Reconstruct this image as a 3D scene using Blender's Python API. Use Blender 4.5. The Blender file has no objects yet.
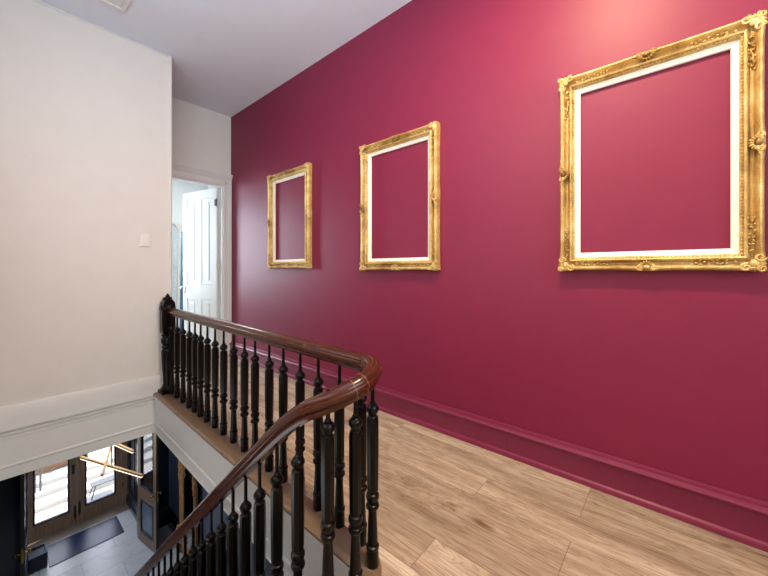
import bpy, bmesh, math, random
from mathutils import Vector, Matrix
random.seed(7)
scene = bpy.context.scene
COL = scene.collection
PI = math.pi

# ------------------------------------------------------------------ helpers
def S(r, g, b):
    f = lambda c: ((c/255.0) / 12.92) if c/255.0 <= 0.04045 else (((c/255.0) + 0.055) / 1.055) ** 2.4
    return (f(r), f(g), f(b), 1.0)

class N:
    """small node-tree builder"""
    def __init__(self, name):
        self.m = bpy.data.materials.new(name); self.m.use_nodes = True
        self.t = self.m.node_tree; self.b = self.t.nodes['Principled BSDF']
    def n(self, typ, **kw):
        nd = self.t.nodes.new(typ)
        for k, v in kw.items():
            if k in nd.inputs: nd.inputs[k].default_value = v
            else: setattr(nd, k, v)
        return nd
    def l(self, a, b): self.t.links.new(a, b)
    def set(self, **kw):
        for k, v in kw.items(): self.b.inputs[k.replace('_', ' ')].default_value = v
    def coord(self, scale=(1, 1, 1), rot=(0, 0, 0)):
        c = self.n('ShaderNodeTexCoord'); mp = self.n('ShaderNodeMapping')
        mp.inputs['Scale'].default_value = scale; mp.inputs['Rotation'].default_value = rot
        self.l(c.outputs['Object'], mp.inputs['Vector']); return mp.outputs['Vector']
    def noise(self, vec, scale, detail=4, rough=.55, dist=0):
        nd = self.n('ShaderNodeTexNoise')
        nd.inputs['Scale'].default_value = scale; nd.inputs['Detail'].default_value = detail
        nd.inputs['Roughness'].default_value = rough; nd.inputs['Distortion'].default_value = dist
        self.l(vec, nd.inputs['Vector']); return nd.outputs['Fac']
    def ramp(self, fac, stops):
        r = self.n('ShaderNodeValToRGB'); e = r.color_ramp.elements
        while len(e) < len(stops): e.new(.5)
        for i, (p, c) in enumerate(stops): e[i].position = p; e[i].color = c
        self.l(fac, r.inputs['Fac']); return r.outputs['Color']
    def mix(self, fac, a, b, mode='MIX'):
        m = self.n('ShaderNodeMix', data_type='RGBA', blend_type=mode)
        for sock, v in ((0, fac), (6, a), (7, b)):
            if hasattr(v, 'is_linked'): self.l(v, m.inputs[sock])
            else: m.inputs[sock].default_value = v
        return m.outputs[2]
    def bump(self, h, strength=.2, dist=.01):
        b = self.n('ShaderNodeBump'); b.inputs['Strength'].default_value = strength
        b.inputs['Distance'].default_value = dist
        self.l(h, b.inputs['Height']); self.l(b.outputs['Normal'], self.b.inputs['Normal'])

def paint(name, col, rough=.5, var=.06, bump=.05, spec=.5, scale=6):
    k = N(name); v = k.coord()
    f = k.noise(v, scale, 3)
    d = tuple(c*(1-var) for c in col[:3]) + (1,); e = tuple(min(1, c*(1+var)) for c in col[:3]) + (1,)
    k.l(k.ramp(f, [(.3, d), (.7, e)]), k.b.inputs['Base Color'])
    k.set(Roughness=rough, Specular_IOR_Level=spec)
    if bump: k.bump(k.noise(v, 220, 2), bump, .002)
    return k.m

def wood(name, dark, light, rough=.4, along=(14, 14, 1.2), coat=0.0):
    k = N(name); v = k.coord(along)
    f = k.noise(v, 3, 6, .6, .6)
    k.l(k.ramp(f, [(.3, dark), (.72, light)]), k.b.inputs['Base Color'])
    k.set(Roughness=rough, Coat_Weight=coat, Coat_Roughness=.12)
    k.bump(f, .08, .003); return k.m

def metal(name, col, rough=.3):
    k = N(name); v = k.coord()
    f = k.noise(v, 30, 4)
    k.l(k.ramp(f, [(.3, tuple(c*.8 for c in col[:3])+(1,)), (.7, col)]), k.b.inputs['Base Color'])
    k.set(Metallic=1.0, Roughness=rough); return k.m

def floor_planks():
    k = N('oak_planks')
    c = k.n('ShaderNodeTexCoord'); mp = k.n('ShaderNodeMapping')
    mp.inputs['Rotation'].default_value = (0, 0, PI/2); mp.inputs['Location'].default_value = (.37, .045, 0)
    k.l(c.outputs['Object'], mp.inputs['Vector']); v = mp.outputs['Vector']
    br = k.n('ShaderNodeTexBrick', offset=.37, offset_frequency=3, squash=1.0)
    for nm, val in (('Scale', 1), ('Brick Width', 1.35), ('Row Height', .205), ('Mortar Size', .0012), ('Mortar Smooth', .2), ('Bias', 0),
                    ('Color1', (0, 0, 0, 1)), ('Color2', (1, 1, 1, 1)), ('Mortar', (.5, .5, .5, 1))):
        br.inputs[nm].default_value = val
    k.l(v, br.inputs['Vector'])
    # shift the grain per plank
    sep = k.n('ShaderNodeVectorMath', operation='MULTIPLY'); sep.inputs[1].default_value = (7, 13, 3)
    k.l(br.outputs['Color'], sep.inputs[0])
    add = k.n('ShaderNodeVectorMath', operation='ADD'); k.l(v, add.inputs[0]); k.l(sep.outputs[0], add.inputs[1])
    st = k.n('ShaderNodeMapping'); st.inputs['Scale'].default_value = (1.1, 9, 1); k.l(add.outputs[0], st.inputs['Vector'])
    warp = k.noise(st.outputs['Vector'], 1.1, 4, .55, .8)
    fine_m = k.n('ShaderNodeMapping'); fine_m.inputs['Scale'].default_value = (3, 75, 1); k.l(add.outputs[0], fine_m.inputs['Vector'])
    fine = k.noise(fine_m.outputs['Vector'], 2, 5, .65, .3)
    # cathedral rings from the warp field
    mul = k.n('ShaderNodeMath', operation='MULTIPLY'); mul.inputs[1].default_value = 85; k.l(warp, mul.inputs[0])
    sn = k.n('ShaderNodeMath', operation='SINE'); k.l(mul.outputs[0], sn.inputs[0])
    mr = k.n('ShaderNodeMapRange'); mr.inputs['From Min'].default_value = -1; k.l(sn.outputs[0], mr.inputs['Value'])
    tone = k.ramp(warp, [(.25, S(147, 129, 109)), (.5, S(188, 171, 149)), (.75, S(210, 198, 178))])
    per = k.mix(br.outputs['Color'], (.74, .71, .68, 1), (1.14, 1.14, 1.14, 1))
    c1 = k.mix(1.0, tone, per, 'MULTIPLY')
    rings = k.ramp(mr.outputs['Result'], [(0, (.72, .66, .60, 1)), (.45, (1, 1, 1, 1))])
    c2 = k.mix(.8, c1, rings, 'MULTIPLY')
    fr = k.ramp(fine, [(.3, (.52, .45, .39, 1)), (.56, (1.05, 1.05, 1.05, 1))])
    c3 = k.mix(.85, c2, fr, 'MULTIPLY')
    km = k.n('ShaderNodeMapping'); km.inputs['Scale'].default_value = (2.2, 7, 1); k.l(add.outputs[0], km.inputs['Vector'])
    kn = k.noise(km.outputs['Vector'], 1.3, 3, .6, .2)
    knots = k.ramp(kn, [(.61, (1, 1, 1, 1)), (.74, (.40, .29, .22, 1))])
    c4 = k.mix(1, c3, knots, 'MULTIPLY')
    c5 = k.mix(br.outputs['Fac'], c4, S(96, 70, 50))
    k.l(c5, k.b.inputs['Base Color']); k.set(Roughness=.42, Specular_IOR_Level=.4)
    k.bump(fine, .06, .002)
    return k.m

def tiles():
    k = N('pale_stone_tiles'); v = k.coord()
    br = k.n('ShaderNodeTexBrick', offset=.5)
    for nm, val in (('Scale', 1), ('Brick Width', 1.0), ('Row Height', .5), ('Mortar Size', .004), ('Mortar Smooth', .1),
                    ('Color1', S(188, 190, 196)), ('Color2', S(206, 207, 210)), ('Mortar', S(150, 150, 154))):
        br.inputs[nm].default_value = val
    k.l(v, br.inputs['Vector'])
    f = k.noise(v, 2.2, 6, .6, 1.5)
    vein = k.ramp(f, [(.30, (.70, .70, .72, 1)), (.5, (1, 1, 1, 1))])
    k.l(k.mix(.7, br.outputs['Color'], vein, 'MULTIPLY'), k.b.inputs['Base Color'])
    k.set(Roughness=.28); return k.m

def gilt():
    k = N('mottled_gilt'); v = k.coord()
    f = k.noise(v, 9, 6, .65, .4); g = k.noise(v, 160, 3, .6)
    c = k.ramp(f, [(.28, S(150, 114, 60)), (.5, S(212, 178, 108)), (.72, S(240, 218, 158))])
    c = k.mix(.5, c, k.ramp(g, [(.35, (.62, .55, .42, 1)), (.6, (1, 1, 1, 1))]), 'MULTIPLY')
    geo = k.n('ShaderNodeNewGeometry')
    c = k.mix(.8, c, k.ramp(geo.outputs['Pointiness'], [(.42, (.42, .32, .20, 1)), (.51, (1, 1, 1, 1))]), 'MULTIPLY')  # tints the mesh recesses a darker brown
    k.l(c, k.b.inputs['Base Color']); k.set(Metallic=.3, Roughness=.36)
    k.bump(k.noise(v, 70, 5, .7, .3), .6, .006); return k.m

def glass(name, tint=(1, 1, 1, 1), refl=.08):
    m = bpy.data.materials.new(name); m.use_nodes = True; t = m.node_tree
    t.nodes.remove(t.nodes['Principled BSDF']); out = t.nodes['Material Output']
    tr = t.nodes.new('ShaderNodeBsdfTransparent'); tr.inputs['Color'].default_value = tint
    gl = t.nodes.new('ShaderNodeBsdfGlossy'); gl.inputs['Roughness'].default_value = .02
    fr = t.nodes.new('ShaderNodeLayerWeight'); fr.inputs['Blend'].default_value = .5
    mx = t.nodes.new('ShaderNodeMixShader')
    pw = t.nodes.new('ShaderNodeMath'); pw.operation = 'POWER'; pw.inputs[1].default_value = 5
    mt = t.nodes.new('ShaderNodeMath'); mt.operation = 'MULTIPLY_ADD'; mt.inputs[1].default_value = .8; mt.inputs[2].default_value = refl
    mt.use_clamp = True
    t.links.new(fr.outputs['Facing'], pw.inputs[0]); t.links.new(pw.outputs[0], mt.inputs[0]); t.links.new(mt.outputs[0], mx.inputs[0])
    t.links.new(tr.outputs[0], mx.inputs[1]); t.links.new(gl.outputs[0], mx.inputs[2])
    t.links.new(mx.outputs[0], out.inputs['Surface']); return m

def glow(name, col, st):
    k = N(name); k.set(Base_Color=(.9, .88, .84, 1), Emission_Color=col, Emission_Strength=st); return k.m

M = {}
M['magenta'] = paint('magenta_eggshell_paint', S(124, 28, 62), .48, .03, .06, .37)
M['magenta_trim'] = paint('magenta_satin_paint', S(122, 38, 68), .34, .03, .03, .4)
M['white'] = paint('warm_white_wall_paint', S(226, 223, 217), .6, .015, .05)
M['white_trim'] = paint('white_satin_trim_paint', S(222, 224, 222), .38, .015, .0)
M['ceiling'] = paint('ceiling_white_paint', S(224, 231, 243), .8, .01, .05)
M['door_white'] = paint('white_gloss_door_paint', S(212, 214, 212), .3, .01, 0)
M['navy'] = paint('navy_satin_paint', S(27, 32, 45), .22, .06, .0)
M['navy_light'] = paint('slate_blue_paint', S(92, 102, 126), .5, .04, .03)
M['black'] = paint('black_gloss_paint', S(6, 6, 6), .28, .1, .0, .25)
M['mahogany'] = wood('mahogany_varnish', S(58, 23, 12), S(76, 32, 17), .2, (4, 4, 4), 0)
M['ebony_rail'] = M['mahogany']
M['oak'] = floor_planks()
M['nosing'] = wood('oak_nosing', S(104, 86, 70), S(136, 115, 94), .28, (40, 2, 4))
M['tiles'] = tiles()
M['sill'] = paint('brown_stone', S(128, 112, 100), .4, .1, 0)
M['door_oak'] = wood('brown_oak_door', S(118, 92, 74), S(172, 140, 114), .42, (12, 12, 1))
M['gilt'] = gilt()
M['gilt_dark'] = wood('orange_toned_gilt', S(160, 108, 58), S(214, 162, 104), .4, (3, 3, 3))
M['panel_blue'] = paint('blue_grey_gloss_paint', S(104, 120, 142), .2, .05, 0)
M['linen'] = paint('ivory_linen', S(240, 234, 220), .7, .02, .1)
M['brass'] = metal('brass', S(200, 160, 90), .25)
M['nickel'] = metal('nickel', S(190, 190, 192), .25)
M['iron'] = paint('blackened_iron', S(40, 38, 38), .4, .1, 0)
M['mirror'] = metal('mirror_silver', S(215, 220, 222), .03)
M['glass'] = glass('clear_glass', (1, 1, 1, 1), .04)
M['glass_dark'] = glass('grey_glass', (.72, .76, .82, 1), .16)
M['mat'] = paint('charcoal_doormat', S(34, 48, 76), .22, .35, .4, .45, 60)
M['concrete'] = paint('pale_paving', S(206, 203, 198), .8, .06, .2)
M['bluecloth'] = paint('blue_cloth', S(84, 132, 168), .8, .06, .1)
M['steel'] = paint('grey_metal_paint', S(88, 90, 96), .4, .05, 0)
M['timber'] = wood('brown_timber', S(110, 78, 54), S(160, 120, 86), .6, (2, 14, 14))
M['leaf'] = paint('green_leaves', S(120, 150, 60), .6, .3, 0)
M['plastic'] = paint('white_plastic', S(232, 230, 226), .3, .01, 0)
M['box_dark'] = paint('dark_navy_board', S(28, 34, 48), .5, .08, 0, .3)
M['led'] = glow('warm_led_strip', (1, .80, .58, 1), 3.5)
M['copper'] = paint('brushed_copper_tone', S(206, 158, 112), .4, .08, 0)

# ---- mesh collecting
def box(bm, x0, x1, y0, y1, z0, z1):
    vs = [bm.verts.new(p) for p in ((x0,y0,z0),(x1,y0,z0),(x1,y1,z0),(x0,y1,z0),(x0,y0,z1),(x1,y0,z1),(x1,y1,z1),(x0,y1,z1))]
    for f in ((0,3,2,1),(4,5,6,7),(0,1,5,4),(1,2,6,5),(2,3,7,6),(3,0,4,7)): bm.faces.new([vs[i] for i in f])
    return vs

def bar(bm, p, q, w, h, up=(0, 0, 1)):
    p = Vector(p); q = Vector(q); t = (q-p).normalized(); u = Vector(up)
    s = t.cross(u)
    if s.length < 1e-5: s = Vector((1, 0, 0))
    s.normalize(); u = s.cross(t)
    vs = []
    for c in (p, q):
        for a, b in ((-1,-1),(1,-1),(1,1),(-1,1)): vs.append(bm.verts.new(c + s*a*w/2 + u*b*h/2))
    for f in ((0,1,2,3),(7,6,5,4),(0,4,5,1),(1,5,6,2),(2,6,7,3),(3,7,4,0)): bm.faces.new([vs[i] for i in f])

def tube(bm, pts, r, seg=8, cap=True):
    pts = [Vector(p) for p in pts]; rings = []; n = len(pts)
    rr = r if isinstance(r, (list, tuple)) else [r]*n
    prev = None
    for i, p in enumerate(pts):
        t = (pts[min(i+1, n-1)] - pts[max(i-1, 0)]).normalized()
        if prev is None:
            a = Vector((0, 0, 1)) if abs(t.z) < .9 else Vector((1, 0, 0))
            s = t.cross(a).normalized()
        else:
            s = (prev - t*prev.dot(t)).normalized()
        prev = s; u = t.cross(s)
        rings.append([bm.verts.new(p + (s*math.cos(2*PI*k/seg) + u*math.sin(2*PI*k/seg))*rr[i]) for k in range(seg)])
    for a, b in zip(rings, rings[1:]):
        for k in range(seg): bm.faces.new((a[k], a[(k+1)%seg], b[(k+1)%seg], b[k]))
    if cap: bm.faces.new(rings[0][::-1]); bm.faces.new(rings[-1])

def lathe(bm, prof, c=(0, 0, 0), seg=16, axis=None):
    """prof: (radius, height, sides) ; sides 0 = round, 4/8 = flattened cross-section"""
    M4 = Matrix.Translation(c) @ (axis if axis is not None else Matrix())
    rings = []
    for pr in prof:
        r, z = pr[0], pr[1]; ns = pr[2] if len(pr) > 2 else 0
        ring = []
        for k in range(seg):
            a = 2*PI*k/seg; q = r
            if ns:
                w = 2*PI/ns; b = ((a + w/2) % w) - w/2
                q = r*math.cos(w/2)/math.cos(b) if False else r/math.cos(b)*math.cos(w/4)
            ring.append(bm.verts.new(M4 @ Vector((q*math.cos(a), q*math.sin(a), z))))
        rings.append(ring)
    for a, b in zip(rings, rings[1:]):
        for k in range(seg): bm.faces.new((a[k], a[(k+1)%seg], b[(k+1)%seg], b[k]))
    bm.faces.new(rings[0][::-1]); bm.faces.new(rings[-1])

def ell(bm, c, r, rot=None, seg=8, rings=5):
    m = Matrix.Translation(c) @ (rot.to_4x4() if rot is not None else Matrix()) @ Matrix.Diagonal((r[0], r[1], r[2], 1))
    bmesh.ops.create_uvsphere(bm, u_segments=seg, v_segments=rings, radius=1, matrix=m)

def prism(bm, outline, axis, lo, hi):
    """extrude a closed 2D outline along axis ('x','y','z')"""
    def P(a, b, t): return {'x': (t, a, b), 'y': (a, t, b), 'z': (a, b, t)}[axis]
    A = [bm.verts.new(P(a, b, lo)) for a, b in outline]; B = [bm.verts.new(P(a, b, hi)) for a, b in outline]
    n = len(A)
    for i in range(n): bm.faces.new((A[i], A[(i+1)%n], B[(i+1)%n], B[i]))
    bm.faces.new(A[::-1]); bm.faces.new(B)

def obj(name, bm, mat, parent=None, smooth=None, bevel=0, loc=None):
    bmesh.ops.recalc_face_normals(bm, faces=bm.faces[:])
    me = bpy.data.meshes.new(name); bm.to_mesh(me); bm.free()
    if mat is not None: me.materials.append(mat)
    if smooth is not None:
        for p in me.polygons: p.use_smooth = True
        me.set_sharp_from_angle(angle=math.radians(smooth))
    o = bpy.data.objects.new(name, me); COL.objects.link(o)
    if parent is not None: o.parent = parent
    if loc is not None: o.location = loc
    if bevel:
        md = o.modifiers.new('bevel', 'BEVEL'); md.width = bevel; md.segments = 2; md.limit_method = 'ANGLE'
    return o

def tag(o, label, cat=None, group=None, kind=None):
    if label: o['label'] = label
    if cat: o['category'] = cat
    if group: o['group'] = group
    if kind: o['kind'] = kind
    return o

def thing(name, label, cat, loc=(0, 0, 0), rz=0, group=None, kind=None):
    o = bpy.data.objects.new(name, None); COL.objects.link(o); o.location = loc; o.rotation_euler = (0, 0, rz)
    o.empty_display_size = .1
    return tag(o, label, cat, group, kind)

def struct(name, bm, mat, label, cat, smooth=None, bevel=0):
    return tag(obj(name, bm, mat, None, smooth, bevel), label, cat, None, 'structure')

def B(*boxes):
    bm = bmesh.new()
    for b in boxes: box(bm, *b)
    return bm

def copy_tree(o, parent=None):
    c = o.copy(); COL.objects.link(c)
    if parent is not None: c.parent = parent
    for ch in list(o.children): copy_tree(ch, c)
    return c

# ------------------------------------------------------------------ dimensions (upper floor z = 0)
XW = 2.36            # magenta wall
YL = 4.18            # white wall across the stairwell
XE = 1.262           # its free corner
YF = 5.13            # end wall with the bedroom door
XS = -.30            # wall on the stair side
YB = -2.3            # wall behind
ZC = 3.64            # upper ceiling
ZG = -3.95           # entrance floor
ZB = -.425           # bottom of the landing fascia
YP = 7.97            # vestibule partition
YD = 9.40            # front doors
def edge(y): return 1.025 + .0205*y     # landing edge over the stairwell
RAILX = lambda y: 1.112 + .0255*y       # landing rail line

# ------------------------------------------------------------------ upper shell
struct('wall_right', B((XW, XW+.12, YB, YF+.12, 0, ZC), (XW, XW+.12, YB, YP, ZB, 0)), M['magenta'], 'long magenta painted wall carrying three empty gold frames', 'wall')
struct('wall_left', B((XS, XE, YL, YF, ZB, ZC)), M['white'], 'plain white wall across the stairwell with a wall switch', 'wall')
struct('wall_end', B((XE-.02, 1.345, YF, YF+.12, 0, ZC), (2.24, XW+.0, YF, YF+.12, 0, ZC), (1.345, 2.24, YF, YF+.12, 2.565, ZC)), M['white'],
       'narrow white end wall above and around the bedroom doorway', 'wall')
struct('wall_stairwell', B((XS-.12, XS, YB, YL, ZB, ZC)), M['white'], 'white wall flanking the stairs beside the camera', 'wall')
struct('wall_back', B((XS-.12, XW+.12, YB-.12, YB, -.4, ZC)), M['white'], 'white wall at the near end of the upper hall', 'wall')
struct('ceiling', B((XS-.12, XW+.12, YB-.12, YF+.12, ZC, ZC+.1)), M['ceiling'], 'plain pale ceiling of the upper hall', 'ceiling')

# floor of the upper hall with the stairwell notch
NC = (.9585, 1.10); NR = .0885
def well(off):
    """stairwell boundary offset outwards, from the white wall round the end to the stair head"""
    pts = [(edge(YL)+off, YL)]
    for i in range(1, 8): y = YL + (1.10-YL)*i/8; pts.append((edge(y)+off, y))
    for i in range(0, 17):
        a = -PI*i/16
        pts.append((NC[0] + (NR+off)*math.cos(a), NC[1] + (NR+off)*math.sin(a)))
    return pts
w0 = well(.11)
bm = bmesh.new()
poly = [(XS, YB), (XW, YB), (XW, YF), (XE-.02, YF), (XE-.02, YL)] + w0[:-1] + [(NC[0]-NR-.11, NC[1]), (XS, 1.10)]
prism(bm, poly, 'z', -.05, 0)
struct('floor', bm, M['oak'], 'oak plank floor of the upper hall beside the magenta wall', 'floor')
bm = bmesh.new()
a0 = well(-.022); prof = [(.11, 0), (.0, 0), (-.014, -.003), (-.022, -.013), (-.020, -.026), (-.012, -.032), (.11, -.032)]
rows = [well(o) for o, z in prof]
VV = [[bm.verts.new((p[0], p[1], prof[j][1]+.0015)) for p in rows[j]] for j in range(len(prof))]
for j in range(len(prof)):
    A_, B_ = VV[j], VV[(j+1) % len(prof)]
    for i in range(len(A_)-1): bm.faces.new((A_[i], A_[i+1], B_[i+1], B_[i]))
bm.faces.new([VV[j][0] for j in range(len(prof))]); bm.faces.new([VV[j][-1] for j in range(len(prof))][::-1])
struct('trim_1', bm, M['nosing'], 'oak nosing strip along the landing edge under the black balusters', 'trim', 40)

# white fascia below the nosing: swept moulded profile
fp = [(.0, -.032), (-.012, -.034), (-.014, -.048), (-.004, -.062), (.004, -.070), (.004, -.310), (-.004, -.316), (-.006, -.330), (.002, -.338),
      (.002, ZB+.012), (-.004, ZB), (.05, ZB), (.05, -.032)]
bm = bmesh.new()
VV = []
for o, z in fp: VV.append([bm.verts.new((p[0], p[1], z)) for p in well(o)])
for j in range(len(fp)):
    A_, B_ = VV[j], VV[(j+1) % len(fp)]
    for i in range(len(A_)-1): bm.faces.new((A_[i], A_[i+1], B_[i+1], B_[i]))
bm.faces.new([v[0] for v in VV]); bm.faces.new([v[-1] for v in VV][::-1])
struct('trim_2', bm, M['white_trim'], 'white moulded fascia board below the landing edge', 'trim', 30)
# the same height of board across the white wall: skirting above, groove, band, bead
lp = [(0, .175), (-.012, .172), (-.018, .160), (-.020, .05), (-.026, -.012), (-.028, -.026), (-.016, -.032), (-.002, -.036), (-.002, -.046), (-.026, -.048),
      (-.026, -.060), (-.008, -.066), (-.008, -.074), (-.022, -.076), (-.022, -.10), (-.014, -.104), (-.014, -.310), (-.022, -.316), (-.024, -.328), (-.016, -.338), (-.016, ZB), (0, ZB)]
bm = bmesh.new(); prism(bm, [(YL+a, b) for a, b in lp], 'x', XS, edge(YL)+.02)
struct('baseboard_left', bm, M['white_trim'], 'white moulded baseboard and band along the bottom of the white wall', 'baseboard', 30)
bm = bmesh.new(); prism(bm, [(YL+a, b) for a, b in lp[:4]] + [(YL-.02, 0), (YL, 0)], 'x', edge(YL)+.02, XE)
struct('baseboard_left_return', bm, M['white_trim'], 'short white baseboard behind the black newel post', 'baseboard', 30)
# corner bead and ceiling fillet
bm = bmesh.new(); tube(bm, [(XE-.004, YL+.004, .17), (XE-.004, YL+.004, ZC)], .016, 10)
struct('trim_3', bm, M['white'], 'rounded corner bead at the free edge of the white wall', 'trim', 40)
bm = bmesh.new(); box(bm, XS, XE, YL-.008, YL, ZC-.014, ZC)
struct('trim_4', bm, M['white_trim'], 'thin white fillet where the white wall meets the ceiling', 'trim')
# magenta baseboard in two lengths
bp = [(0, .213), (-.010, .211), (-.015, .200), (-.015, .192), (-.028, .186), (-.034, .176), (-.034, .168), (-.026, .160), (-.022, .150), (-.022, .034), (-.034, .026), (-.040, .012), (-.040, 0), (0, 0)]
for nm, y0, y1, lb in (('baseboard_right', YB, .872, 'near length of tall magenta moulded baseboard'), ('baseboard_right_far', .874, YF, 'far length of tall magenta moulded baseboard reaching the doorway')):
    bm = bmesh.new(); prism(bm, [(XW+a, b) for a, b in bp], 'y', y0, y1)
    struct(nm, bm, M['magenta_trim'], lb, 'baseboard', 30)
# door casing
bm = bmesh.new()
cas = [(0, 0), (0, -.018), (.012, -.026), (.026, -.026), (.034, -.016), (.060, -.016), (.096, -.020), (.104, -.030), (.122, -.030), (.122, 0)]
prism(bm, [(2.238+a*.97, YF+b) for a, b in cas], 'z', 0, 2.70)
prism(bm, [(1.347-a*.97, YF+b) for a, b in cas], 'z', 0, 2.70)
prism(bm, [(YF+b, 2.562+a) for a, b in cas] , 'x', XE-.01, XW)
prism(bm, [(YF, 2.67), (YF-.034, 2.672), (YF-.046, 2.70), (YF-.062, 2.722), (YF-.062, 2.742), (YF, 2.746)], 'x', XE-.01, XW)
box(bm, 2.226, 2.240, YF, YF+.12, 0, 2.565); box(bm, 1.345, 1.359, YF, YF+.12, 0, 2.565); box(bm, 1.345, 2.24, YF, YF+.12, 2.552, 2.566)
struct('trim_5', bm, M['white_trim'], 'white moulded casing around the bedroom doorway', 'trim', 25)

# ceiling hatch
h = thing('ceiling_hatch', 'white framed hatch in the ceiling, cut off by the top edge', 'hatch', (.46, 3.35, ZC))
bm = bmesh.new()
for b in ((-.306, .306, .366, .404, -.018, 0), (-.306, .306, -.404, -.366, -.018, 0), (-.306, -.266, -.366, .366, -.018, 0), (.266, .306, -.366, .366, -.018, 0)): box(bm, *b)
obj('frame', bm, M['white_trim'], h, None, .004)
obj('panel', B((-.264, .264, -.364, .364, -.010, 0)), M['door_white'], h)

# wall switch
s = thing('light_switch', 'white wall switch plate on the white wall', 'switch', (1.02, YL, 1.61))
obj('plate', B((-.044, .044, -.018, 0, -.066, .066)), M['plastic'], s, None, .003)
obj('rocker', B((-.020, .020, -.024, -.015, -.036, .036)), M['plastic'], s, None, .002)

# ------------------------------------------------------------------ bedroom beyond the end door
struct('floor_bedroom', B((.4, 3.6, YF, 8.9, -.05, -.001)), M['oak'], 'oak floor glimpsed inside the bright bedroom', 'floor')
struct('wall_bedroom', B((.4, 3.6, 8.9, 9.0, -.05, ZC), (3.5, 3.6, YF+.12, 8.9, -.05, ZC), (.3, .4, YF+.12, 9.0, -.05, ZC), (XW, 3.6, YF+.02, YF+.12, 0, ZC), (.3, XE, YF, YF+.12, ZB, ZC)), M['door_white'],
       'bright white bedroom walls seen through the doorway', 'wall')
struct('ceiling_bedroom', B((.3, 3.6, YF+.12, 9.0, ZC, ZC+.1)), M['ceiling'], 'white bedroom ceiling beyond the doorway', 'ceiling')

def panel_leaf(root, w, hgt, th, stile, rails, panels, mat_frame, mat_panel, mat_mould, panel_th=.014, glass_idx=(), mat_glass=None, mname='moulding', inner=None, proud=.006):
    """leaf in local x 0..w, y -th/2..th/2; rails: list of (z0,z1) full-width; panels: list of (x0,x1,z0,z1)"""
    bm = bmesh.new()
    box(bm, 0, stile, -th/2, th/2, 0, hgt); box(bm, w-stile, w, -th/2, th/2, 0, hgt)
    for z0, z1 in rails: box(bm, stile, w-stile, -th/2, th/2, z0, z1)
    if inner: box(bm, w/2-inner/2, w/2+inner/2, -th/2+.001, th/2-.001, rails[0][1], rails[-1][0])
    obj('leaf_frame', bm, mat_frame, root)
    for i, (x0, x1, z0, z1) in enumerate(panels):
        if i in glass_idx: obj('glass_pane', B((x0, x1, -.003, .003, z0, z1)), mat_glass, root)
        else:
            bm = B((x0, x1, -panel_th/2, panel_th/2, z0, z1), (x0+.07, x1-.07, -panel_th/2-.008, panel_th/2+.008, z0+.07, z1-.07))
            obj('panel', bm, mat_panel, root, None, .004)
        bm = bmesh.new(); m = .03; y = th/2+proud
        for sgn in (-1, 1):
            ya, yb = sorted((sgn*y, sgn*.003))
            for b in ((x0, x1, ya, yb, z0, z0+m), (x0, x1, ya, yb, z1-m, z1), (x0, x0+m, ya, yb, z0+m, z1-m), (x1-m, x1, ya, yb, z0+m, z1-m)): box(bm, *b)
        obj(mname, bm, mat_mould, root, None, .008)

def knob_set(root, x, z, th, mat, rose=True, both=True, parent_name='door_knob'):
    bm = bmesh.new()
    for sgn in ((-1, 1) if both else (-1,)):
        R = Matrix.Rotation(PI/2*(1 if sgn < 0 else -1), 4, 'X')
        lathe(bm, [(.010, 0), (.010, .028), (.016, .034), (.027, .044), (.029, .054), (.022, .066), (.006, .070)], (x, sgn*th/2, z), 14, R)
    k = obj(parent_name, bm, mat, root, 40)
    if rose:
        bm = bmesh.new()
        for sgn in (-1, 1): ell(bm, (x, sgn*th/2, z-.02), (.026, .006, .075), None, 14, 8)
        obj('knob_plate', bm, mat, k, 40)

# leaf opened into the bedroom; hinge at the right jamb
ang = math.atan2(6.03-5.22, 2.015-2.20)
d = thing('door_1', 'white panelled bedroom door standing open', 'door', (2.205, 5.225, .012), ang, None, 'structure')
W_ = .845
panel_leaf(d, W_, 2.53, .042, .115, [(0, .22), (.84, 1.06), (2.40, 2.53)],
           [(.115, W_/2-.05, .22, .84), (W_/2+.05, W_-.115, .22, .84), (.115, W_/2-.05, 1.06, 2.40), (W_/2+.05, W_-.115, 1.06, 2.40)], M['door_white'], M['door_white'], M['door_white'], panel_th=.026, inner=.10, proud=-.004)
knob_set(d, W_-.055, 1.00, .042, M['nickel'])
bm = bmesh.new()
for sg in (-1, 1): box(bm, W_-.075, W_-.035, *(sorted((sg*.021, sg*.025))), 1.10, 1.40)
obj('push_plate', bm, M['nickel'], d, None, .004)
for z in (.3, 1.3, 2.26):
    bm = B((-.004, .045, .018, .026, z, z+.10)); tube(bm, [(-.006, .026, z-.01), (-.006, .026, z+.11)], .008, 8)
    hgo = obj('hinge', bm, M['iron'] if z > 2 else M['door_white'], d)

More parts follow.
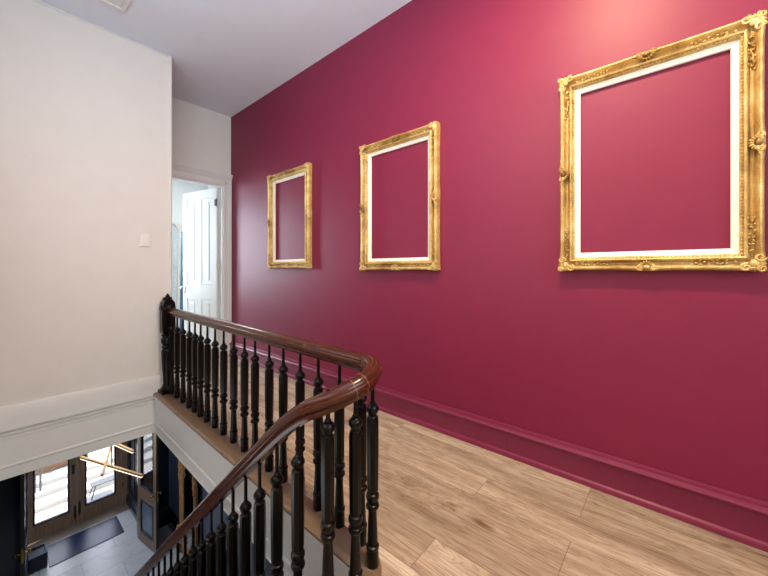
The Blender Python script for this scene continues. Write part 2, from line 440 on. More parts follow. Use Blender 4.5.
# leaning mirror
mr_ = thing('leaning_mirror', 'tall mirror with clipped corners and pale gilt frame leaning in the bedroom', 'mirror', (1.93, 7.05, 0), 0)
def clipped(hw, h0, h1, c): return [(-hw, h0), (hw, h0), (hw, h1-c), (hw-c*.6, h1), (-hw+c*.6, h1), (-hw, h1-c)]
lean = Matrix.Rotation(math.radians(2.2), 4, 'Y') @ Matrix.Rotation(math.radians(-4), 4, 'X')
bm = bmesh.new()
o_ = clipped(.33, 0, 2.22, .10); i_ = clipped(.285, .045, 2.175, .095)
for y0, y1 in ((-.03, .02),):
    Ao = [bm.verts.new((x, y0, z)) for x, z in o_]; Ai = [bm.verts.new((x, y0, z)) for x, z in i_]
    Bo = [bm.verts.new((x, y1, z)) for x, z in o_]; Bi = [bm.verts.new((x, y1, z)) for x, z in i_]
    for k in range(6):
        q = (k+1) % 6
        bm.faces.new((Ao[k], Ao[q], Ai[q], Ai[k])); bm.faces.new((Bo[k], Bo[q], Bi[q], Bi[k]))
        bm.faces.new((Ao[k], Ao[q], Bo[q], Bo[k])); bm.faces.new((Ai[k], Ai[q], Bi[q], Bi[k]))
bm.transform(lean); obj('mirror_frame', bm, M['linen'], mr_, None, .004)
bm = bmesh.new(); prism(bm, [(x, z) for x, z in clipped(.286, .044, 2.176, .095)], 'y', -.004, .012)
bm.transform(lean); obj('mirror_glass', bm, M['mirror'], mr_)
bm = bmesh.new(); prev = None
cur = thing('curtain', 'blue curtain hanging beside the leaning mirror in the bedroom', 'curtain', (2.5, 7.42, .02))
A_ = []; 
for i in range(41):
    x = -.33 + .72*i/40; y = .03*math.sin(i*1.25)
    A_.append((bm.verts.new((x, y, 0)), bm.verts.new((x*.8, y, 2.02))))
for p, q in zip(A_, A_[1:]): bm.faces.new((p[0], q[0], q[1], p[1]))
co = obj('cloth', bm, M['bluecloth'], cur, 60); sm = co.modifiers.new('thick', 'SOLIDIFY'); sm.thickness = .006
bm = bmesh.new(); tube(bm, [(-.4, 0, 2.03), (.6, 0, 2.03)], .012, 10)
obj('curtain_rod', bm, M['nickel'], cur, 40)

# ------------------------------------------------------------------ gilt frames
def make_frame(w, hgt):
    root = thing('picture_frame', '', 'frame')
    WD = .080; K = 1.42
    prof = [(0, 0), (0, .026), (.004, .036), (.010, .041), (.016, .042), (.021, .038), (.025, .029), (.034, .022), (.044, .021), (.052, .026), (.056, .035), (.061, .038),
            (.066, .036), (.069, .028), (.074, .026), (.080, .022), (.080, 0)]
    NS = 40
    bm = bmesh.new()
    hw = w/2
    def sweep_e(t):      # outline bulges at corners and centre
        c = abs(t-.5)*2
        return .005*math.exp(-((1-c)/.16)**2) + .004*math.exp(-(c/.12)**2)
    loops = []
    sides = [((-hw, 0), (hw, 0), (0, -1)), ((hw, 0), (hw, hgt), (1, 0)), ((hw, hgt), (-hw, hgt), (0, 1)), ((-hw, hgt), (-hw, 0), (-1, 0))]
    for a, b, nrm in sides:
        a = Vector(a); b = Vector(b); n = Vector(nrm); t = (b-a).normalized(); L = (b-a).length
        for i in range(NS):
            u = i/NS; ring = []
            for d_, wv in prof:
                s0 = d_ + (L-2*d_)*u
                e = sweep_e(u)*(1-d_/WD)
                p = a + t*s0 - n*(d_ - e)
                ring.append((p.x, -wv*K - (e*.5 if wv > .03 else 0), p.y))
            loops.append([bm.verts.new(q) for q in ring])
    for i in range(len(loops)):
        A_, B_ = loops[i], loops[(i+1) % len(loops)]
        for j in range(len(prof)-1): bm.faces.new((A_[j], A_[j+1], B_[j+1], B_[j]))
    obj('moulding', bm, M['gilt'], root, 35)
    # linen liner
    bm = bmesh.new(); d0, d1 = .078, .107
    def rect(dd, y): return [bm.verts.new(p) for p in ((-hw+dd, y, dd), (hw-dd, y, dd), (hw-dd, y, hgt-dd), (-hw+dd, y, hgt-dd))]
    Ls = [rect(d0, 0), rect(d0, -.026), rect(d0+.005, -.026), rect(d1-.004, -.018), rect(d1, -.014), rect(d1, -.004), rect(d1-.012, 0)]
    for A_, B_ in zip(Ls, Ls[1:] + Ls[:1]):
        for k in range(4): bm.faces.new((A_[k], A_[(k+1)%4], B_[(k+1)%4], B_[k]))
    lo = obj('liner', bm, M['linen'], root); lo['label'] = 'ivory inner liner'
    def leaf(bm, x, z, L, wd, a, y=-.052):
        R = Matrix.Rotation(a, 3, 'Y')
        ell(bm, (x, y, z), (L, .011, wd), R, 8, 5)
    def scroll(bm, x, z, r, a0, dirn, y=-.056, turns=1.3, th=.0065):
        pts = []
        for i in range(16):
            f = i/15; a = a0 + dirn*f*turns*2*PI; q = r*(1-.72*f)
            pts.append((x+q*math.cos(a), y-.004*f, z+q*math.sin(a)))
        tube(bm, pts, [th*(1-.3*i/15) for i in range(16)], 6)
    # corner cartouches with foliage running along both sides
    for sx in (-1, 1):
        for sz in (0, 1):
            bm = bmesh.new(); cx = sx*(hw-.031); cz = hgt-.031 if sz else .031; dx = -sx; dz = -1 if sz else 1
            ell(bm, (cx, -.051, cz), (.021, .012, .021), None, 10, 6)
            scroll(bm, cx-dx*.016, cz+dz*.03, .019, 0, dx*dz); scroll(bm, cx+dx*.03, cz-dz*.016, .019, 1.2, -dx*dz)
            scroll(bm, cx-dx*.022, cz-dz*.022, .015, 2, 1)
            for k in range(7):
                a = math.atan2(-dz, -dx) + (k-3)*.42
                leaf(bm, cx+.027*math.cos(a), cz+.027*math.sin(a), .012, .006, -a, -.049)
            rnd = random.Random(3)
            for k in range(12):
                f = .062+.0155*k; off = .012*math.sin(k*1.35); sz_ = .0105*(1-.045*k)
                leaf(bm, cx+dx*f, cz+dz*(.012+off), sz_, .0045, .9*math.cos(k*1.35), -.039)
                leaf(bm, cx+dx*(.012+off), cz+dz*f, sz_, .0045, PI/2+.9*math.cos(k*1.35), -.039)
                if k % 2 == 0:
                    ell(bm, (cx+dx*f, -.040, cz+dz*(.010-off)), (.006, .007, .006), None, 6, 4)
                    ell(bm, (cx+dx*(.010-off), -.040, cz+dz*f), (.006, .007, .006), None, 6, 4)
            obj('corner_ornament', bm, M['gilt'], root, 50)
    # shell at the middle of each side
    for px, pz, a in ((0, .014, 0), (0, hgt-.014, PI), (-hw+.014, hgt/2, -PI/2), (hw-.014, hgt/2, PI/2)):
        bm = bmesh.new()
        ell(bm, (0, -.058, .004), (.017, .013, .013), None, 10, 6)
        for k in range(7):
            t = (k-3)*.42; leaf(bm, .026*math.sin(t), .006+.024*math.cos(t), .012, .0055, t-PI/2)
        for sg in (-1, 1):
            scroll(bm, sg*.034, .002, .014, PI/2, sg); leaf(bm, sg*.056, .002, .016, .006, sg*.3); leaf(bm, sg*.030, -.012, .016, .005, 0)
        bm.transform(Matrix.Translation((px, 0, pz)) @ Matrix.Rotation(-a, 4, 'Y'))
        obj('centre_ornament', bm, M['gilt'], root, 50)
    # beaded sight edge
    bm = bmesh.new(); dd = .072
    for side in range(4):
        L = (w if side % 2 == 0 else hgt)-2*dd; n = int(L/.016)
        for k in range(n):
            s_ = dd + L*(k+.5)/n
            p = {0: (-hw+s_, dd), 1: (hw-dd, s_), 2: (hw-s_, hgt-dd), 3: (-hw+dd, hgt-s_)}[side]
            ell(bm, (p[0], -.040, p[1]), (.0055, .006, .0055), None, 5, 3)
    obj('bead_edge', bm, M['gilt'], root, 60)
    return root
fr = make_frame(.858, 1.190)
for i, (y, z, lb) in enumerate(((.107, 1.298, 'empty ornate gold frame nearest the camera, largest in view'), (1.860, 1.30, 'empty ornate gold frame hanging between the other two frames'),
                                (3.545, 1.322, 'empty ornate gold frame nearest the bedroom doorway, smallest in view'))):
    f = fr if i == 0 else copy_tree(fr)
    f.location = (XW-.002, y, z); f.rotation_euler = (0, 0, -PI/2)
    tag(f, lb, 'frame', 'empty gold frames on the magenta wall')

# ------------------------------------------------------------------ balustrade
RZ = .866                                   # centre height of the level rail
balus = thing('balustrade', 'dark balustrade of black turned balusters under a curving mahogany handrail', 'balustrade', (1.14, 1.12, 0))
O = Vector(balus.location)
AC = (.98, 1.12); AR = .16; XR = .82
def smin(a, b, k):
    h = max(k-abs(a-b), 0)/k
    return min(a, b)-h*h*k*.25
def rake(yy): return smin(RZ, 1.3+.5-.889*yy-.0425+.006, .30)
path = []
y = 4.06
while y > 1.14: path.append(Vector((RAILX(y), y, RZ))); y -= .12
for i in range(0, 33):
    a = PI*i/32; arc = AR*(PI-a)
    r0 = AR + (RAILX(1.12)-AC[0]-AR)*(1-i/32)
    path.append(Vector((AC[0]+r0*math.cos(a), AC[1]-AR*math.sin(a), rake(1.12-arc))))
y = 1.15
while y < 5.42: path.append(Vector((XR, y, rake(y)))); y += .04 if y < 1.6 else .2
hr = [(.024, -.042), (.027, -.034), (.027, -.022), (.033, -.016), (.040, -.010), (.041, .002), (.038, .009), (.033, .011), (.032, .016), (.029, .025), (.018, .034)]
hp = hr + [(0, .038)] + [(-x, z) for x, z in hr[::-1]]
def rail_mesh(path, prof, grow=1.0):
    bm = bmesh.new(); rings = []; n = len(path)
    for i, p in enumerate(path):
        t = (path[min(i+1, n-1)]-path[max(i-1, 0)]).normalized()
        s = Vector((t.x, t.y, 0)).normalized().cross(Vector((0, 0, 1))); u = s.cross(t)
        rings.append([bm.verts.new(p - O + s*a*grow + u*b*grow) for a, b in prof])
    m = len(prof)
    for A_, B_ in zip(rings, rings[1:]):
        for k in range(m): bm.faces.new((A_[k], A_[(k+1)%m], B_[(k+1)%m], B_[k]))
    bm.faces.new(rings[0][::-1]); bm.faces.new(rings[-1]); return bm
rail = obj('handrail', rail_mesh(path, hp), M['mahogany'], balus, 35); rail['label'] = 'polished mahogany handrail'
for i in (len([p for p in path if p.y > 1.13 and p.x > 1])+16, len([p for p in path if p.y > 1.13 and p.x > 1])+19):
    a, b = path[i], path[i+1]; q = a+(b-a).normalized()*.0022
    jo = obj('joint_line', rail_mesh([a, q], hp, 1.008), M['timber'], rail); jo['label'] = 'pale joint line across the handrail'

def baluster_mesh(drop=0.0):
    base = [(.026, 0), (.0275, .004), (.0270, .060), (.0255, .074), (.0290, .080), (.0290, .089), (.0190, .094), (.0235, .100), (.0215, .16), (.0185, .235), (.0200, .247)]
    q = (.247-drop)/.247
    base = [(r, drop+z*q) for r, z in base]
    top = [(.0275, .254), (.0300, .263), (.0275, .272), (.0195, .277), (.0195, .283), (.0270, .292), (.0300, .304), (.0270, .316), (.0200, .321), (.0200, .326),
           (.0235, .331, 8), (.0245, .345, 8), (.0262, .50, 8), (.0262, .640, 8), (.0240, .655, 8), (.0160, .662), (.0150, .666),
           (.0205, .668), (.0270, .679), (.0290, .688), (.0265, .697), (.0195, .707), (.0120, .711), (.0140, .715), (.0100, .720), (.0090, .726), (.0085, .760), (.0085, .836)]
    bm = bmesh.new(); lathe(bm, base+top, (0, 0, 0), 16)
    bmesh.ops.recalc_face_normals(bm, faces=bm.faces[:])
    me = bpy.data.meshes.new('baluster'); bm.to_mesh(me); bm.free(); me.materials.append(M['black'])
    for p in me.polygons: p.use_smooth = True
    me.set_sharp_from_angle(angle=math.radians(28)); return me
me0 = baluster_mesh()
def put(me, x, y, z, rz=0):
    o = bpy.data.objects.new('baluster', me); COL.objects.link(o); o.parent = balus
    o.location = Vector((x, y, z))-O; o.rotation_euler = (0, 0, rz); return o
for yy in (3.992, 3.819, 3.641, 3.466, 3.319, 3.180, 3.025, 2.861, 2.691, 2.510, 2.334, 2.177, 1.985, 1.816, 1.635, 1.463, 1.286):
    put(me0, RAILX(yy), yy, .001)
put(me0, 1.139, 1.125, .001); put(me0, 1.086, 1.002, .001)
put(me0, .944, .964, .001); put(me0, .852, 1.024, -.004)
NST = 20; RISE = -ZG/NST; RUN = .2232
def tread_z(y): return -RISE*(1+int((y-1.10)/RUN)) if y < 1.10+RUN*(NST-1) else ZG
ys = [1.178, 1.336, 1.486, 1.622]
while ys[-1] < 5.0: ys.append(ys[-1]+.1365)
for yy in ys:
    foot = 1.3-.796-.688-.885*(yy-1.178)
    drop = max(-.1, min(.12, tread_z(yy)-foot+.001))
    put(baluster_mesh(drop), XR, yy, foot)

def newel(x, y, z0, hgt, name='newel_post'):
    loc = Vector((x, y, z0))-O
    bm = bmesh.new()
    sq = lambda r: r
    box(bm, -.072, .072, -.072, .072, 0, .028)
    k = hgt/1.05
    lathe(bm, [(.068, .028), (.070, .036), (.060, .046), (.064, .052), (.052, .062), (.046, .075), (.050, .082), (.041, .092), (.041, .11), (.047, .20), (.055, .34), (.058, .43), (.054, .455),
               (.044, .470), (.056, .478), (.060, .486), (.050, .494), (.046, .502), (.057, .520), (.063, .545), (.060, .570), (.048, .585), (.044, .592), (.058, .600), (.058, .610), (.050, .620)], (0, 0, 0), 20)
    o = obj(name, bm, M['black'], balus, 35, 0, loc)
    bm = bmesh.new(); s = .058
    prism(bm, [(-s, .64), (-s+.016, .615), (s-.016, .615), (s, .64), (s, .925), (s*.90, .955), (s*.62, .978), (s*.3, .99), (-s*.3, .99), (-s*.62, .978), (-s*.90, .955), (-s, .925)], 'y', -s, s)
    for sx in (0, 1):
        for sg in (-1, 1):
            R = Matrix.Rotation(PI/2*sx, 4, 'Z')
            v0 = len(bm.verts)
            tmp = bmesh.new(); box(tmp, -.034, .034, *sorted((sg*s, sg*(s+.006))), .66, .87)
            ell(tmp, (0, sg*(s+.004), .905), (.03, .010, .024), None, 10, 6)
            for q in (-1, 1): ell(tmp, (q*.034, sg*(s+.003), .888), (.014, .008, .017), None, 8, 5)
            tmp.transform(R); mm = bpy.data.meshes.new('t'); tmp.to_mesh(mm); tmp.free(); bm.from_mesh(mm); bpy.data.meshes.remove(mm)
    b = obj('newel_cap', bm, M['black'], o, None, .005)
    bm = bmesh.new()
    ell(bm, (0, 0, .995), (.036, .036, .022), None, 14, 8); ell(bm, (0, 0, 1.018), (.022, .022, .018), None, 12, 8); ell(bm, (0, 0, 1.038), (.012, .012, .012), None, 10, 6)
    for kq in range(8):
        a = kq*PI/4; ell(bm, (.032*math.cos(a), .032*math.sin(a), .992), (.014, .010, .020), Matrix.Rotation(a, 3, 'Z'), 7, 5)
    obj('finial', bm, M['black'], o, 50)
newel(1.200, 4.078, .001, 1.05)
newel(XR, 5.48, ZG, 1.05)

# stairs down to the entrance hall
bm = bmesh.new()
side = [(1.02, -.06)]
for i in range(NST-1):
    y0 = 1.10+i*RUN; z = -RISE*(i+1)
    side += [(y0, z), (y0+RUN+.0, z)]
side[0] = (1.10, -.05)
side += [(1.10+(NST-1)*RUN, ZG), (1.10+(NST-1)*RUN-.25, ZG), (1.10, -.36)]
prism(bm, side, 'x', XS, .852)
struct('staircase', bm, M['nosing'], 'stairs dropping away below the black balusters', 'stairs')

# ------------------------------------------------------------------ entrance hall below
struct('floor_entrance', B((XS-.1, XW+.1, 0, YD+.02, ZG-.1, ZG)), M['tiles'], 'pale stone tile floor of the entrance hall below', 'floor')
struct('wall_entrance_right', B((XW, XW+.12, 0, YD+.1, ZG, ZB)), M['navy_light'], 'slate blue wall of the lower hall behind the gilt mirror', 'wall')
struct('wall_entrance_left', B((XS-.12, XS, 0, YD+.1, ZG, ZB)), M['navy'], 'dark navy wall at the left of the lower hall', 'wall')
struct('wall_entrance_back', B((XS-.12, XW+.12, -.12, 0, ZG, -.05)), M['navy_light'], 'wall behind the foot of the stairs', 'wall')
struct('ceiling_entrance', B((XS-.12, XW+.12, YF, YD+.2, ZB, ZB+.1), (1.14, XW, .9, YF, ZB+.002, ZB+.05), (XS, XW, 0, .95, ZB+.002, ZB+.05)), M['white'], 'white ceiling of the lower hall', 'ceiling')
# vestibule partition and side walls
XA, XB = .32, 1.84; ZT = ZG+2.75
struct('wall_vestibule', B((XS, XA-.06, YP-.02, YP+.12, ZG, ZB), (XB+.06, XW, YP-.02, YP+.12, ZG, ZB), (XA-.06, XB+.06, YP-.02, YP+.12, ZT+.06, ZB),
                           (XS, .34, YP+.12, YD, ZG, ZB), (1.95, XW, YP+.12, YD, ZG, ZB)), M['navy'], 'navy panelled walls of the entrance vestibule', 'wall')
bm = bmesh.new()
for xa, xb in ((XA-.10, XA-.0), (XB+.0, XB+.10)):
    box(bm, xa, xb, YP-.05, YP-.02, ZG, ZT+.1); box(bm, xa+.03, xb-.03, YP-.065, YP-.05, ZG+.3, ZT)
    box(bm, xa-.01, xb+.01, YP-.07, YP-.02, ZG, ZG+.3)
box(bm, XA-.06, XA, YP-.02, YP+.12, ZG, ZT+.06); box(bm, XB, XB+.06, YP-.02, YP+.12, ZG, ZT+.06); box(bm, XA-.1, XB+.1, YP-.05, YP+.12, ZT, ZT+.12)
struct('trim_6', bm, M['navy'], 'navy casing of the vestibule doorway', 'trim', None, .004)
# glossy navy plinth / baseboard at the partition and under the slate wall
pl = [(0, 0), (-.050, 0), (-.050, .20), (-.042, .215), (-.058, .235), (-.040, .26), (-.028, .275), (-.036, .30), (-.020, .33), (0, .35)]
bm = bmesh.new(); prism(bm, [(YP-.02+a, ZG+b) for a, b in pl], 'x', XB+.11, XW); prism(bm, [(XW+a, ZG+b) for a, b in pl], 'y', 0, YP-.02)
struct('baseboard_entrance', bm, M['navy'], 'tall glossy navy baseboard of the lower hall', 'baseboard', 25)
bm = bmesh.new(); prism(bm, [(1.95+a*.5, ZG+b*.5) for a, b in pl], 'y', YP+.12, YD-.03); prism(bm, [(.34-a*.5, ZG+b*.5) for a, b in pl], 'y', YP+.12, YD-.03)
struct('baseboard_vestibule', bm, M['navy'], 'navy baseboards of the vestibule', 'baseboard', 25)
bm = bmesh.new()
for x in (1.95, .34):
    sg = -1 if x > 1 else 1
    for y0, y1 in ((YP+.2, YP+.62), (YP+.72, YP+1.18)):
        for b in ((y0, y1, ZG+.35, ZG+.39), (y0, y1, ZG+2.3, ZG+2.34), (y0, y0+.04, ZG+.39, ZG+2.3), (y1-.04, y1, ZG+.39, ZG+2.3)):
            xa, xb = sorted((x, x+sg*.018)); box(bm, xa, xb, *b)
struct('trim_7', bm, M['navy'], 'raised navy panel mouldings on the vestibule walls', 'trim')

# front doors
FX0, FXM, FX1 = .36, 1.115, 1.87; FH = 2.55
bm = bmesh.new()
box(bm, .34, FX0-.004, YD-.06, YD+.06, ZG, ZG+FH+.08); box(bm, FX1+.004, 1.95, YD-.06, YD+.06, ZG, ZG+FH+.08); box(bm, .34, 1.95, YD-.06, YD+.06, ZG+FH+.004, ZG+FH+.12)
struct('trim_8', bm, M['door_oak'], 'brown oak frame around the glazed front doors', 'trim', None, .004)
struct('wall_front', B((XS-.12, .34, YD, YD+.2, ZG, ZC), (1.95, 3.6, YD, YD+.2, ZG, ZC), (.34, 1.95, YD-.02, YD+.2, ZG+FH+.12, ZC)), M['concrete'], 'outer wall of the house around the front doors', 'wall')
for nm, x0, x1, lb, meet in (('door_2', FX0, FXM-.002, 'left glazed oak front door', 1), ('door_3', FXM+.002, FX1, 'right glazed oak front door', 0)):
    dd = thing(nm, lb, 'door', (x0, YD, ZG+.014), 0, None, 'structure'); w = x1-x0; st = .115
    panel_leaf(dd, w, FH-.016, .05, st, [(0, .26), (FH-.18, FH-.016)], [(st, w-st, .26, FH-.18)], M['door_oak'], M['door_oak'], M['navy'], glass_idx=(0,), mat_glass=M['glass'], mname='glazing_bead')
    if meet:
        obj('escutcheon', B((w-.085, w-.035, -.034, -.025, 1.02, 1.22)), M['iron'], dd, None, .006)
        bm = B((w-.10, w-.02, -.031, -.025, 1.56, 1.76)); tube(bm, [(w-.06, -.03, 1.62), (w-.06, -.05, 1.66), (w-.06, -.03, 1.70)], .012, 8); obj('lock_case', bm, M['brass'], dd)
    else:
        bm = B((.012, .05, -.034, -.025, .16, .40)); tube(bm, [(.03, -.036, .12), (.03, -.036, .44)], .007, 8); obj('bolt', bm, M['iron'], dd)
    if meet: 
        bm = B((w-.05, w-.012, -.034, -.025, .10, .34)); tube(bm, [(w-.03, -.036, .06), (w-.03, -.036, .38)], .007, 8); obj('bolt', bm, M['iron'], dd)
    xe = 0 if meet else w
    for z in (.35, 1.2, 2.1):
        bm = bmesh.new(); tube(bm, [(xe, -.03, z), (xe, -.03, z+.12)], .009, 8); obj('hinge', bm, M['brass'], dd)
struct('trim_9', B((.34, 1.95, 9.04, YD-.03, ZG, ZG+.006), (.34, 1.95, YD-.06, YD+.12, ZG, ZG+.012)), M['sill'], 'brown stone threshold strip inside the front doors', 'trim')

# inner vestibule leaves, standing open
def inner_leaf(nm, lb, hx, hy, tx, ty, mirror):
    a = math.atan2(ty-hy, tx-hx)
    dd = thing(nm, lb, 'door', (hx, hy, ZG+.012), a, None, 'structure'); w = .71; st = .105
    panel_leaf(dd, w, 2.68, .046, st, [(0, .17), (.82, 1.06), (2.54, 2.68)], [(st, w-st, .17, .82), (st, w-st, 1.06, 2.54)], M['navy'] if mirror else M['door_oak'], M['panel_blue'], M['navy'], glass_idx=(1,), mat_glass=M['glass_dark'])
    knob_set(dd, w-.05, 1.06, .046, M['brass'])
    obj('edge_strip', B((w, w+.004, -.022, .022, .02, 2.66)), M['iron'], dd)
    bm = B((w+.003, w+.008, -.012, .012, .94, 1.16)); obj('latch_plate', bm, M['brass'], dd)
    return dd
inner_leaf('door_4', 'right inner vestibule door with navy panel, standing open', 1.842, YP-.05, 1.955, 7.25, False)
inner_leaf('door_5', 'left inner vestibule door standing open, seen edge-on', .325, YP-.05, .262, 7.22, True)

# doormat, box, mirror
tag(obj('doormat', B((.625, 1.69, 8.32, 8.99, ZG, ZG+.014)), M['mat'], None, None, .004), 'charcoal doormat on pale tiles inside the front doors', 'doormat')
bx = thing('storage_box', 'dark navy box on the floor beside the doormat', 'box', (.49, 8.52, ZG))
obj('body', B((-.115, .115, -.16, .16, .03, .25)), M['box_dark'], bx, None, .008)
bm = B((-.12, .12, -.165, -.135, .25, .275), (-.12, .12, .135, .165, .25, .275), (-.12, -.09, -.135, .135, .25, .275), (.09, .12, -.135, .135, .25, .275)); obj('rim', bm, M['box_dark'], bx, None, .004)
for sx in (-1, 1):
    for sy in (-1, 1): obj('foot', B((sx*.09-.02, sx*.09+.02, sy*.13-.02, sy*.13+.02, .0, .032)), M['timber'], bx)

gm = thing('floor_mirror', 'tall mirror in ornate gold frame standing against the slate blue wall', 'mirror', (XW-.06, 6.64, ZG+.001), -PI/2)
hw = .39; hh = 2.5
bm = bmesh.new()
pf = [(0, 0), (0, -.03), (.02, -.048), (.05, -.052), (.08, -.042), (.10, -.036), (.115, -.022), (.115, 0)]
lo = []
for d_, y in pf: lo.append([bm.verts.new(p) for p in ((-hw+d_, y, d_*1.6), (hw-d_, y, d_*1.6), (hw-d_, y, hh-d_), (-hw+d_, y, hh-d_))])
for A_, B_ in zip(lo, lo[1:]):
    for k in range(4): bm.faces.new((A_[k], A_[(k+1)%4], B_[(k+1)%4], B_[k]))
obj('mirror_frame', bm, M['gilt_dark'], gm, 30)
obj('mirror_glass', B((-hw+.11, hw-.11, -.014, 0, .16, hh-.11)), M['mirror'], gm)
for sx in (-1, 1):
    bm = bmesh.new()
    rnd = random.Random(11)
    for k in range(13):
        z = .04+.036*k; r = .06*(1-k/17)
        for q in range(2):
            ell(bm, (sx*(hw-.05)+rnd.uniform(-.05, .05)*(1-k/15), -.055-rnd.uniform(0, .03), z+rnd.uniform(-.01, .01)), (r*.55+.012, .03, .026), Matrix.Rotation(rnd.uniform(-1, 1), 3, 'Y'), 8, 6)
    for k in range(3):
        pts = [(sx*(hw-.05)+(.055-.016*k)*math.cos(a*.5)*(1-a/22), -.075, .08+.13*k+(.055-.012*k)*math.sin(a*.5)*(1-a/22)) for a in range(15)]
        tube(bm, pts, .012, 6)
    obj('foot_carving', bm, M['gilt_dark'], gm, 50)
    bm = bmesh.new()
    for k in range(14):
        z = 1.35+.032*k; ell(bm, (sx*(hw-.05)+.018*math.sin(k*1.5), -.056, z), (.022, .018, .02), None, 8, 5)
    obj('side_carving', bm, M['gilt_dark'], gm, 50)

# chandelier of crossed light bars
ch = thing('pendant_light', 'pendant of crossed warm light bars hanging before the front doors', 'light', (1.17, 6.53, 0))
OC = Vector((1.17, 6.53, 0))
def lightbar(p, q, wid=.030):
    p = Vector(p)-OC; q = Vector(q)-OC
    bm = bmesh.new(); bar(bm, p, q, wid, .034); b = obj('light_bar', bm, M['copper'], ch, None, .003)
    t = (q-p).normalized(); s = t.cross(Vector((0, 0, 1))).normalized()
    bm = bmesh.new(); off = Vector((0, 0, -.021)); bar(bm, p+off+t*.01, q+off-t*.01, wid*.85, .010); obj('diffuser', bm, M['led'], b)
    return b
lightbar((.895, 7.19, 1.3-3.0), (1.402, 5.86, 1.3-3.0)); lightbar((1.372, 6.22, 1.3-2.76), (1.10, 7.33, 1.3-2.76)); lightbar((.985, 6.10, 1.3-2.90), (1.36, 7.40, 1.3-2.90))
bm = bmesh.new(); tube(bm, [(0, 0, 1.3-3.0), (0, 0, ZB-.02)], .009, 8)
obj('stem', bm, M['copper'], ch, 40)
bm = bmesh.new(); lathe(bm, [(.07, ZB-.03), (.075, ZB-.02), (.075, ZB)], (0, 0, 0), 20); obj('canopy', bm, M['copper'], ch, 40)

# ------------------------------------------------------------------ outside
struct('ground', B((-6, 9, YD+.02, 10.6, ZG-.2, ZG-.02), (-6, 9, 11.3, 40, ZG-.2, ZG+.28)), M['concrete'], 'bright pale paving outside the front doors', 'ground')
struct('steps', B((-6, 9, 10.45, 11.3, ZG-.1, ZG+.08), (-6, 9, 10.86, 11.3, ZG+.08, ZG+.18), (-6, 9, 11.19, 11.3, ZG+.18, ZG+.28)), M['concrete'], 'pale steps rising from the front doors to the street', 'steps')
pt = thing('planter', 'brown timber planter with yellow green plant on the street beyond the doors', 'planter', (1.1, 11.85, ZG+.28))
obj('trough', B((-.6, .5, -.2, .2, 0, .30)), M['timber'], pt, None, .01)
bm = bmesh.new(); rnd = random.Random(5)
for k in range(220):
    p = Vector((rnd.uniform(.0, .45), rnd.uniform(-.17, .17), .32+abs(rnd.gauss(0, .16))))
    ell(bm, p, (.06, .02, .03), Matrix.Rotation(rnd.uniform(0, 6), 3, 'Z') @ Matrix.Rotation(rnd.uniform(-1, 1), 3, 'Y'), 5, 3)
obj('foliage', bm, M['leaf'], pt)
rl = thing('railing', 'grey metal post railing on the steps seen through the left front door', 'railing', (.59, 11.0, ZG+.18))
for dx in (0, .09):
    bm = bmesh.new(); tube(bm, [(dx, 0, 0), (dx, 0, .95)], .022, 8); obj('post', bm, M['steel'], rl, 40)
bm = bmesh.new(); tube(bm, [(-.6, 0, .95), (.12, 0, .95)], .022, 8); obj('top_rail', bm, M['steel'], rl, 40)
tb = thing('low_table', 'low grey metal table with splayed legs seen through the right front door', 'table', (1.72, 10.2, ZG-.02))
obj('table_top', B((-.28, .28, -.12, .12, .275, .295)), M['steel'], tb, None, .004)
for sx in (-1, 1):
    for sy in (-1, 1):
        bm = bmesh.new(); bar(bm, (sx*.28, sy*.12, 0), (sx*.2, sy*.09, .275), .022, .022); obj('leg', bm, M['steel'], tb)

# ------------------------------------------------------------------ light
def area(name, loc, target, sx, sy, power, col):
    l = bpy.data.lights.new(name, 'AREA'); l.shape = 'RECTANGLE'; l.size = sx; l.size_y = sy; l.energy = power; l.color = col
    o = bpy.data.objects.new(name, l); COL.objects.link(o); o.location = loc
    o.rotation_euler = (Vector(target)-Vector(loc)).to_track_quat('-Z', 'Y').to_euler(); return o
sun = bpy.data.lights.new('sun', 'SUN'); sun.energy = 10; sun.angle = .01; sun.color = (1, .96, .9)
so = bpy.data.objects.new('sun', sun); COL.objects.link(so); so.rotation_euler = Vector((-.50, -.16, -.85)).to_track_quat('-Z', 'Y').to_euler()
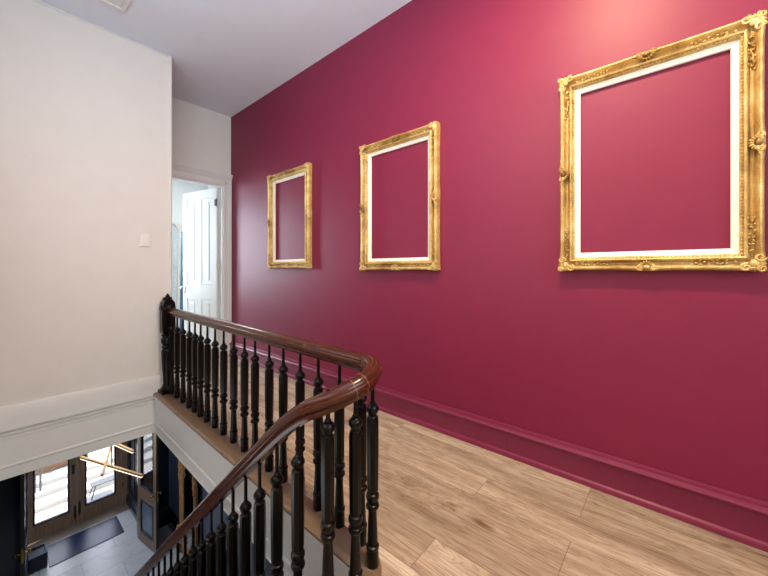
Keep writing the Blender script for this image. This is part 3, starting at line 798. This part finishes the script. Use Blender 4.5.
# ceiling lamp of the hall, warm
lp_ = bpy.data.lights.new('ceiling_lamp', 'AREA'); lp_.shape = 'DISK'; lp_.size = .2; lp_.energy = 94; lp_.color = (1, .70, .42)
lo_ = bpy.data.objects.new('ceiling_lamp', lp_); COL.objects.link(lo_); lo_.location = (1.12, .32, ZC-.03)
area('hall_fill', (.8, YB+.05, 2.6), (.8, 4, 4.2), 2.2, 1.4, 95, (.64, .88, 1.0))  # added soft fill from behind the camera, no window in that wall
area('stair_fill', (XS+.03, 2.0, 2.0), (2.3, 2.0, 2.7), 2.6, 1.8, 24, (.95, .97, 1.0))  # unseen fill added on the stair side to brighten walls and ceiling
area('ceiling_uplight_fill', (XS+.03, 1.9, 2.95), (1.6, 2.4, 4.1), 2.6, .5, 62, (.76, .89, 1.0))  # upward-tilted light added to lift the ceiling, no opening here
area('bedroom_window', (.45, 7.6, 1.8), (2.2, 5.0, 1.4), 1.6, 1.9, 225, (.76, .88, 1.0))
area('bedroom_fill', (1.9, 7.3, ZC-.04), (1.9, 7.3, 0), .3, .3, 48, (1, .98, .95))  # helper light added to whiten the bedroom walls, no fixture
area('fascia_fill', (XS+.03, 2.6, -.5), (1.1, 2.7, -.2), 1.8, .8, 9, (.95, .98, 1.0))  # low fill added in the stairwell to lift the landing fascia
area('entrance_fill', (1.0, 6.9, ZB-.04), (1.0, 6.9, ZG), 1.2, .8, 38, (.80, .92, 1.0))  # added cool fill brightening the entrance hall, apart from the pendant

w = bpy.data.worlds.new('sky'); scene.world = w; w.use_nodes = True; nt = w.node_tree
sky = nt.nodes.new('ShaderNodeTexSky'); sky.sky_type = 'NISHITA'; sky.sun_disc = False; sky.sun_elevation = math.radians(50); sky.sun_rotation = math.radians(0)
nt.links.new(sky.outputs[0], nt.nodes['Background'].inputs['Color']); nt.nodes['Background'].inputs['Strength'].default_value = .5

# ------------------------------------------------------------------ camera
cam = bpy.data.cameras.new('camera'); co = bpy.data.objects.new('camera', cam); COL.objects.link(co)
cam.sensor_width = 36; cam.lens = 335/768*36; cam.shift_y = -18/768; cam.clip_start = .02
co.location = (0, 0, 1.3); co.rotation_euler = (PI/2, 0, -math.atan2(.758, .653))
scene.camera = co
vs = scene.view_settings; vs.view_transform = 'Standard'; vs.look = 'None'; vs.gamma = 1; vs.use_curve_mapping = False; vs.exposure = 0.0
